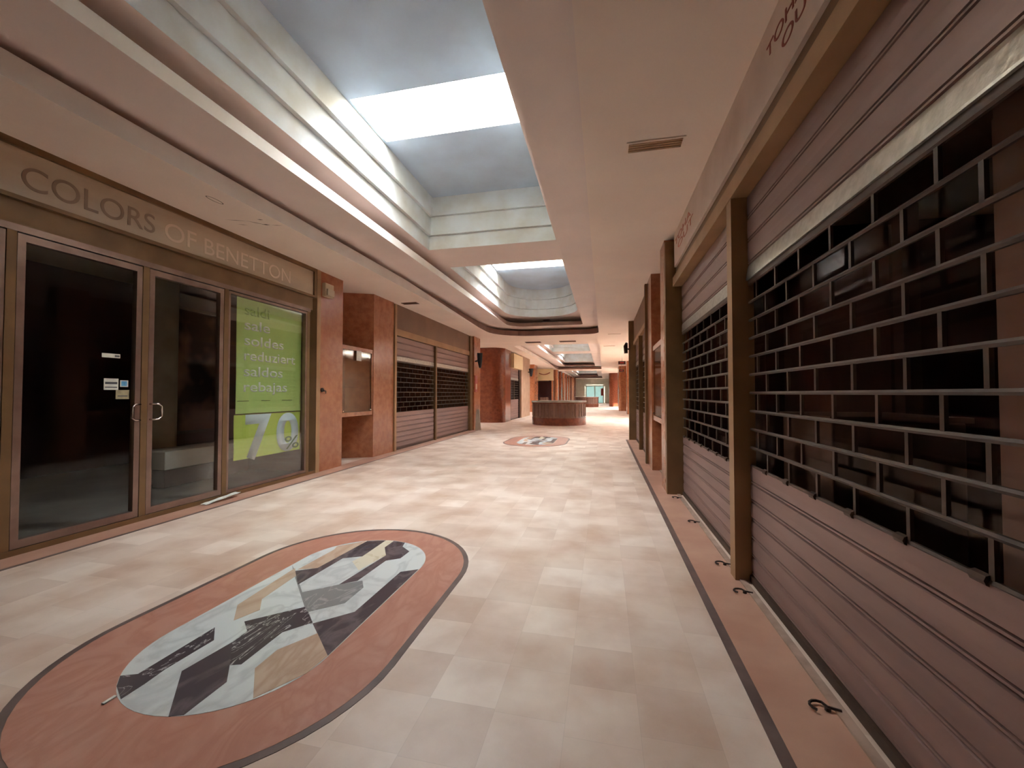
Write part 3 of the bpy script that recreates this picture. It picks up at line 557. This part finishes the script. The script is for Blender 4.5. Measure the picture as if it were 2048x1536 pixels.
shutter(XR, -1, -3.8, -0.725, 2.68, 2.06, 0.80, 'roller shutter on the right behind the viewer')
# right shop frame
t = thing('metal_beam', (0.95, 1.5, 2.7), 'long brown metal beam above the two near right-hand shutters', 'beam')
box('beam', (0.885, 1.03, -3.9, 5.62, 2.685, 2.80), 'bronzeL', t); box('recessed_face', (0.925, 1.03, -3.9, 5.62, 2.80, 2.925), 'bronze', t)  # recessed face in darker bronze, the recess shadow put into its colour
tag(box('metal_post', (0.89, 1.03, 3.155, 3.265, 0, 2.685), 'bronzeL'), 'thin bronze post between the two near right-hand shutters', 'post'); tag(box('metal_post', (0.89, 1.03, -0.715, -0.605, 0, 2.685), 'bronzeL'), 'thin bronze post behind the viewer on the right', 'post')
tag(box('metal_post', (0.795, 1.03, 5.625, 5.745, 0, ZC - 0.06), 'bronze'), 'wide brown post before the right-hand showcase', 'post')
t = thing('shop_sign', (0.9, 1.5, 2.93), 'white fascia above the right-hand shutters with worn red letters', 'sign')
box('panel', (0.90, 1.03, -3.9, 5.58, 2.925, ZC), 'signW', t)
text('lettering', 'TOHA', 'rust', t, 'R', 0.90, 2.50, 3.155, 0.45, 0.068, 0.003); text('lettering', 'OUT', 'rust', t, 'R', 0.90, 2.305, 3.045, 0.37, 0.07, 0.003)
text('lettering', 'TOHA', 'faded', t, 'R', 0.90, 5.5, 3.17, 0.95, 0.075, 0.003); text('lettering', 'OUT', 'faded', t, 'R', 0.90, 5.3, 3.065, 0.85, 0.075, 0.003)
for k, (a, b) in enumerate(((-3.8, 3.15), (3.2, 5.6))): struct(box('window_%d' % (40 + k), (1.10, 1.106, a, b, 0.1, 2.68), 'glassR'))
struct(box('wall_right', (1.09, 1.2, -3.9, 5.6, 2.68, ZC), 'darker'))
# stuff behind the near grille
t = thing('wardrobe', (1.5, 1.2, 0), 'pale pinkish cabinet seen through the grille at the right edge', 'cabinet')
box('body', (1.27, 1.8, 0.75, 1.66, 0.0, 2.25), 'whitepanel', t); box('door', (1.25, 1.27, 0.77, 1.19, 0.1, 2.2), 'whitepanel', t); box('door', (1.25, 1.27, 1.20, 1.64, 0.1, 2.2), 'whitepanel', t)
MB().tube([(1.24, 1.15, 1.0), (1.24, 1.15, 1.2)], 0.008).build('handle', 'chrome', t)
tag(MB().box(1.27, 1.9, 2.68, 3.34, 0.0, 1.14, bev=0.01).box(1.25, 1.92, 2.66, 3.36, 1.14, 1.17).build('shop_counter', 'greypanel'), 'grey shop counter behind the grille of the nearest shutter', 'counter')
tag(MB().box(2.0, 2.1, 3.3, 5.2, 0.0, 2.6).box(1.98, 2.0, 3.4, 5.1, 0.3, 2.5).build('inner_panel', 'dark'), 'tall brown board standing in for a glass reflection in the near right-hand shop', 'panel')  # board added to imitate a dark tan reflection in the shop glass
tag(MB().box(1.5, 1.62, 5.2, 5.5, 0, 2.3).box(1.48, 1.5, 5.22, 5.48, 0.1, 2.2).build('inner_panel', 'greypanel'), 'narrow brown board behind the second right-hand grille', 'panel')
# shutter lock bolts on the sill
for (y, lb) in ((5.43, 'small rusty bolt on the floor by the foot of the wide brown post'), (4.45, 'small rusty bolt on the floor midway along the second right-hand shutter'), (3.41, 'small rusty bolt on the floor just beyond the thin right-hand post'), (2.96, 'small rusty bolt on the floor just before the thin right-hand post'), (1.95, 'small rusty hooked bolt on the floor nearest the viewer')):
    t = thing('floor_bolt', (0.89, y, 0), lb, 'bolt', 'shutter bolts on the right-hand sill')
    MB().tube([(0.89, y, 0.0), (0.89, y, 0.016)], 0.012).build('pin', 'darkmetal', t)
    pts = [(0.89 + 0.035 * math.cos(a) - 0.03, y + 0.03 * math.sin(a), 0.016) for a in [math.pi * i / 6 + 1 for i in range(7)]]
    MB().tube([(0.935, y - 0.01, 0.014), (0.89, y, 0.016)] + pts, 0.0055, 6).build('hook', 'darkmetal', t)
# right shop three
t = thing('metal_beam', (0.9, 10, 2.7), 'brown header above the far pair of right-hand shutters', 'beam')
box('header', (0.84, 1.0, 8.1, 11.95, 2.75, ZC), 'brownpanel', t); tag(box('metal_post', (0.76, 0.95, 7.96, 8.095, 0, ZC), 'bronze'), 'brown post just past the right-hand showcase pillars', 'post'); tag(box('metal_post', (0.70, 1.0, 11.96, 12.1, 0, ZC), 'bronze'), 'last dark brown post of the right-hand row at the side opening', 'post'); tag(box('metal_post', (0.80, 0.95, 9.905, 9.995, 0, 2.64), 'bronze'), 'thin brown post between the far pair of right-hand shutters', 'post')
box('rail', (0.82, 1.0, 8.1, 11.9, 2.65, 2.75), 'bronzeL', t)
shutter(0.9, -1, 8.12, 9.89, 2.645, 2.03, 0.86, 'right-hand shutter just past the showcase', False)
shutter(0.9, -1, 10.01, 11.94, 2.645, 2.03, 0.86, 'farthest shutter of the right-hand row, before the side opening', False)
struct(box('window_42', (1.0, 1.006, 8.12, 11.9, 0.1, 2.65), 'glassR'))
# left shop two
t = thing('metal_beam', (-4.6, 11, 2.7), 'brown header panel and rail above the pair of left-hand shutters', 'beam')
box('header', (-4.72, -4.61, 8.5, 13.7, 2.78, ZC), 'brownpanel', t); box('rail', (-4.72, -4.585, 8.5, 13.7, 2.63, 2.78), 'bronzeL', t)
tag(box('metal_post', (-4.75, -4.57, 8.41, 8.495, 0, ZC - 0.02), 'bronzeL'), 'light bronze post left of the pair of left-hand shutters', 'post'); tag(box('metal_post', (-4.72, -4.58, 10.725, 10.815, 0, 2.62), 'bronze'), 'thin brown post between the pair of left-hand shutters', 'post'); tag(box('metal_post', (-4.75, -4.55, 13.705, 13.95, 0, ZC - 0.02), 'bronze'), 'wide brown post at the far end of the left-hand shutters', 'post')
shutter(-4.64, 1, 8.505, 10.71, 2.62, 2.03, 0.865, 'left-hand shutter just past the showcase pillar', False)
shutter(-4.64, 1, 10.83, 13.69, 2.62, 2.03, 0.865, 'left-hand shutter beside the leaning board', False)
struct(box('window_43', (-4.78, -4.774, 8.5, 13.7, 0.1, 2.63), 'glassR'))
tag(MB().box(-6.2, -5.6, 9.4, 9.5, 0, 2.5).box(-6.18, -5.62, 9.38, 9.4, 0.1, 2.4).build('inner_panel', 'whitepanel'), 'pale board behind the grille of the left shutter past the showcase', 'panel')
# end of left row: pillar, lamp, extinguisher sign, leaning board
tag(box('granite_pillar', (-5.0, -4.5, 13.97, 14.7, 0, ZC), 'granite'), 'narrow red granite pillar with the leaning board at the end of the left-hand shutters', 'pillar')
t = thing('spot_lamp', (-4.5, 14.2, 2.5), 'black wedge-shaped wall lamp on the pillar end of the left-hand shutters', 'lamp')
MB().tube([(-4.5, 14.1, 2.45), (-4.35, 14.1, 2.5)], 0.03).build('arm', 'black', t); MB().tube([(-4.33, 14.1, 2.75), (-4.33, 14.1, 2.5), (-4.31, 14.08, 2.22)], [0.10, 0.09, 0.04], 14).build('head', 'black', t)
t = thing('wall_notice', (-4.5, 14.2, 1.5), 'red notice plate with pale emblem on the pillar end of the left-hand shutters', 'notice')
box('plate', (-4.505, -4.48, 14.02, 14.3, 1.35, 1.95), 'red', t); box('emblem', (-4.482, -4.475, 14.08, 14.24, 1.45, 1.65), 'beige', t)
v = [(-4.50, 14.0, 0.0), (-4.25, 14.06, 0.0), (-4.42, 14.03, 0.78), (-4.50, 14.0, 0.75)]
v = [(-4.47, 13.99, 0), (-4.27, 14.05, 0), (-4.40, 14.25, 0.72), (-4.49, 14.22, 0.72)]
k = [(a, b + 0.02, c) for a, b, c in v]
tag(obj('leaning_board', v + k, [(0, 1, 2, 3), (7, 6, 5, 4), (0, 4, 5, 1), (1, 5, 6, 2), (2, 6, 7, 3), (3, 7, 4, 0)], 'board'), 'grey-brown board leaning against the end of the left-hand shutters', 'board')

# ================================================================ ceiling vents and small lights
def vent(x0, x1, y0, y1, z, label, mat='louvre', group='ceiling vents'):
    t = thing('ceiling_vent', ((x0 + x1) / 2, (y0 + y1) / 2, z), label, 'vent', group); e = 0.018
    m = MB(); m.box(x0, x1, y0, y0 + e, z - 0.01, z); m.box(x0, x1, y1 - e, y1, z - 0.01, z); m.box(x0, x0 + e, y0 + e, y1 - e, z - 0.01, z); m.box(x1 - e, x1, y0 + e, y1 - e, z - 0.01, z)
    m.build('frame', 'ceil' if mat == 'louvre' else mat, t); box('backing', (x0 + e, x1 - e, y0 + e, y1 - e, z - 0.002, z), mat, t)
    m = MB(); n = 4
    for i in range(n): y = y0 + e + (y1 - y0 - 2 * e) * (i + 0.5) / n; m.box(x0 + e, x1 - e, y - 0.005, y + 0.005, z - 0.009, z - 0.002)
    m.build('louvres', mat, t)
vent(0.195, 0.65, 3.42, 3.58, ZC, 'tan slotted vent in the flat ceiling, nearest on the right')
vent(-4.45, -4.08, 8.44, 8.60, ZC, 'slotted vent in the ceiling above the left-hand shutters', 'ventdark')
vent(-3.04, -2.42, 15.95, 16.30, ZC, 'brown vent left of its twin in the ceiling before the round counter', 'ventdark')
vent(-1.68, -1.04, 15.95, 16.30, ZC, 'brown vent right of its twin in the ceiling before the round counter', 'ventdark')
vent(-2.08, -1.83, 14.3, 14.45, Z3, 'small brown vent in the raised ceiling past the rounded skylight', 'ventdark')
vent(0.15, 0.60, 14.4, 14.5, ZC, 'small pale slotted vent in the ceiling near the right side opening')
vent(0.0, 0.5, 18.0, 18.12, ZC, 'pale slotted vent further along the right ceiling strip')

# ================================================================ round kiosks
def ring_mesh(cx, cy, ro, ri, z0, z1, n=64):
    v = []; f = []
    for i in range(n):
        a = 2 * math.pi * i / n; c, s_ = math.cos(a), math.sin(a)
        v += [(cx + ro * c, cy + ro * s_, z0), (cx + ro * c, cy + ro * s_, z1), (cx + ri * c, cy + ri * s_, z1), (cx + ri * c, cy + ri * s_, z0)]
    for i in range(n):
        a, b = 4 * i, 4 * ((i + 1) % n)
        f += [(a + k, b + k, b + (k + 1) % 4, a + (k + 1) % 4) for k in range(4)]
    return v, f
def kiosk(cx, cy, r, label):
    t = thing('round_counter', (cx, cy, 0), label, 'counter', 'round counters in the corridor')
    obj('base', *ring_mesh(cx, cy, r * 0.985, r * 0.75, 0, 0.30), 'kiosk_base', t); obj('body', *ring_mesh(cx, cy, r * 0.97, r * 0.78, 0.30, 0.90), 'kiosk_body', t)
    obj('countertop', *ring_mesh(cx, cy, r * 1.01, r * 0.7, 0.93, 0.99), 'kiosk_top', t); obj('edge_band', *ring_mesh(cx, cy, r, r * 0.72, 0.90, 0.93), 'kiosk_base', t)
    m = MB()
    for i in range(40):
        a = 2 * math.pi * i / 40; rr_ = r * 0.972; w2 = 0.022 + 0.02 * ((i * 7) % 3)
        c, s_ = math.cos(a), math.sin(a); u = (-s_, c)
        v = [(cx + c * (rr_ + q) + u[0] * e, cy + s_ * (rr_ + q) + u[1] * e, z) for z in (0.36, 0.86) for q, e in ((-0.01, -w2), (0.012, -w2), (0.012, w2), (-0.01, w2))]
        m.add(v, [(0, 1, 2, 3), (4, 5, 6, 7), (0, 1, 5, 4), (1, 2, 6, 5), (2, 3, 7, 6), (3, 0, 4, 7)])
    m.build('reflection_strips', 'stripreflect', t)  # raised strips stand in for reflections of the columns
kiosk(-1.87, 17.6, 1.16, 'round granite counter in the middle of the corridor')
kiosk(-1.6, 40.6, 1.15, 'farther round counter, small and pale near the end wall')

# ================================================================ far part of the corridor
def rounded_block(x0, x1, y0, y1, r, mat, label, corner='nr', name='granite_pillar'):
    n = 12; P = []
    def arc(cx, cy, a0): return [(cx + r * math.cos(a0 + i * math.pi / 2 / n), cy + r * math.sin(a0 + i * math.pi / 2 / n)) for i in range(n + 1)]
    P += arc(x0 + r, y0 + r, math.pi) if 'l' in corner else [(x0, y0)]
    P += arc(x1 - r, y0 + r, 1.5 * math.pi) if 'r' in corner else [(x1, y0)]
    P += [(x1, y1), (x0, y1)]
    o = MB().prism(P, 0, ZC).build(name, mat); tag(o, label, 'pillar'); return o
rounded_block(-7.5, -4.35, 17.6, 19.2, 0.55, 'graniteD', 'big dark red column with rounded corner left of the round counter', 'r')
struct(box('wall_left', (-9.4, -7.5, 17.6, 17.7, 0, ZC), 'plainwall'))
t = thing('shop_sign', (-4.4, 20.3, 2.6), 'cream sign box over the small grey shutter behind the rounded column', 'sign')
tag(box('metal_post', (-4.6, -4.36, 19.205, 19.29, 0, ZC), 'darkmetal'), 'dark post between the rounded column and the small grey shutter', 'post'); tag(box('metal_post', (-4.6, -4.36, 21.31, 21.5, 0, 2.54), 'darkmetal'), 'dark post right of the small grey shutter', 'post'); box('sign_box', (-4.6, -4.22, 19.38, 21.6, 2.55, 3.25), 'signcream', t)
shutter(-4.42, 1, 19.39, 21.29, 2.54, 1.95, 1.0, 'small grey shutter behind the rounded dark column', False)
struct(box('wall_left', (-9.4, -4.5, 19.3, 19.38, 0, ZC), 'dark')); struct(box('wall_left', (-4.75, -4.70, 19.38, 21.5, 0, ZC), 'dark'))
tag(box('stone_pillar', (-5.4, -4.3, 21.6, 24.2, 0, ZC), 'plainwall'), 'pale pinkish pillar beside the grey shutter', 'pillar')
t = thing('spot_lamp', (-4.3, 23.8, 2.5), 'small black wall lamp on the pale pinkish pillar', 'lamp')
MB().tube([(-4.3, 23.6, 2.55), (-4.1, 23.6, 2.55)], 0.03).build('arm', 'black', t); MB().tube([(-4.12, 23.6, 2.75), (-4.12, 23.6, 2.3)], [0.14, 0.06], 12).build('head', 'black', t)
tag(box('granite_pillar', (-7.0, -4.75, 28.5, 30.0, 0, ZC), 'granite'), 'flat orange-red granite pillar behind the round counter on the left', 'pillar')
t = thing('shop_kiosk_front', (-4.7, 33, 0), 'far shopfront with cream sign above a dark opening behind the round counter', 'shopfront')
box('sign_board', (-5.4, -3.95, 33.0, 33.2, 2.35, 3.3), 'signcream', t); m = MB()
for i in range(9): m.tube([(-5.1 + i * 0.1, 32.99, 2.95 - 0.12 * math.sin(math.pi * i / 8)), (-5.0 + i * 0.1, 32.99, 2.95 - 0.12 * math.sin(math.pi * (i + 1) / 8))], 0.035, 6)
m.build('emblem', 'rust', t); box('post', (-5.4, -5.22, 33.0, 33.2, 0, 2.35), 'granite', t); box('post', (-4.1, -3.95, 33.0, 33.2, 0, 2.35), 'granite', t)
box('interior_back', (-5.3, -4.0, 34.0, 34.1, 0, 2.35), 'darker', t); box('counter', (-5.1, -4.4, 33.3, 33.7, 0, 1.0), 'kiosk_body', t)
struct(box('wall_left', (-9.4, -5.3, 33.2, 33.3, 0, ZC), 'plainwall')); struct(box('wall_left', (-4.45, -4.35, 34.1, 57.9, 0, ZC), 'dark'))
for i in range(8):
    y = 35.2 + i * 2.8; x1_ = -3.85 + 0.03 * i
    o = rounded_block(-4.3, x1_, y, y + 1.0, 0.2, 'granite' if i % 2 == 0 else 'graniteD', 'slim red column far down the left side, one of a row', 'r'); o['group'] = 'far left columns'; o['category'] = 'column'
    o['label'] = 'slim rounded red column in the distant row along the left side of the corridor'
# right far
rounded_block(1.45, 3.2, 26.6, 27.6, 0.15, 'granite', 'orange-red granite pillar just beyond the right side opening', 'l')
rounded_block(1.12, 3.2, 31.5, 34.0, 0.2, 'granite', 'second orange-red granite pillar on the far right side', 'l')
rounded_block(0.55, 2.6, 42.0, 44.0, 0.5, 'graniteD', 'dark red rounded column on the far right, nearest the end wall', 'l')
struct(box('wall_right', (1.3, 1.4, 44.0, 57.9, 0, ZC), 'plainwall')); struct(box('wall_right', (5.2, 5.3, 12.2, 44, 0, ZC), 'plainwall'))
for (x, y, z, lb) in ((0.80, 18.5, 2.64, 'dark hanging sign box, nearer of the two on the right'), (1.15, 27.5, 2.78, 'dark hanging sign box, farther of the two on the right')):
    t = thing('hanging_sign', (x, y, z), lb, 'sign', 'hanging signs over the right side')
    box('box', (x - 0.16, x + 0.14, y - 0.05, y + 0.05, z - 0.07, z + 0.07), 'darkmetal', t); box('face', (x - 0.10, x + 0.08, y - 0.056, y - 0.05, z - 0.03, z + 0.03), 'red', t)
    MB().tube([(x, y, z + 0.07), (x, y, ZC)], 0.01).build('rod', 'chrome', t)
t = thing('spot_lamp', (0.7, 11.9, 2.7), 'dark brown spot lamp on the last post of the right-hand row', 'lamp')
MB().tube([(0.70, 11.96, 2.55), (0.6, 11.9, 2.55)], 0.025).build('arm', 'darkmetal', t); MB().tube([(0.64, 11.85, 2.72), (0.61, 11.85, 2.62), (0.62, 11.85, 2.42)], [0.03, 0.06, 0.05], 12).build('head', 'darkmetal', t)
# end wall doors
d = thing('door_20', (-1.2, 57.9, 0), '', ''); struct(d)
m = MB(); m.box(-2.45, -2.30, 57.8, 57.98, 0, 2.45); m.box(-0.05, 0.1, 57.8, 57.98, 0, 2.45); m.box(-2.45, 0.1, 57.8, 57.98, 2.3, 2.45); m.box(-1.22, -1.12, 57.8, 57.98, 0, 2.3); m.build('door_frame', 'display', d)
box('door_glass', (-2.3, -0.05, 57.86, 57.88, 0, 2.3), 'teal', d)
tag(MB().box(-0.35, 0.0, 57.80, 57.83, 1.0, 2.0).box(-0.32, -0.03, 57.79, 57.80, 1.1, 1.9).build('wall_notice', 'red'), 'small red notice on the pale glass doors of the end wall', 'notice')
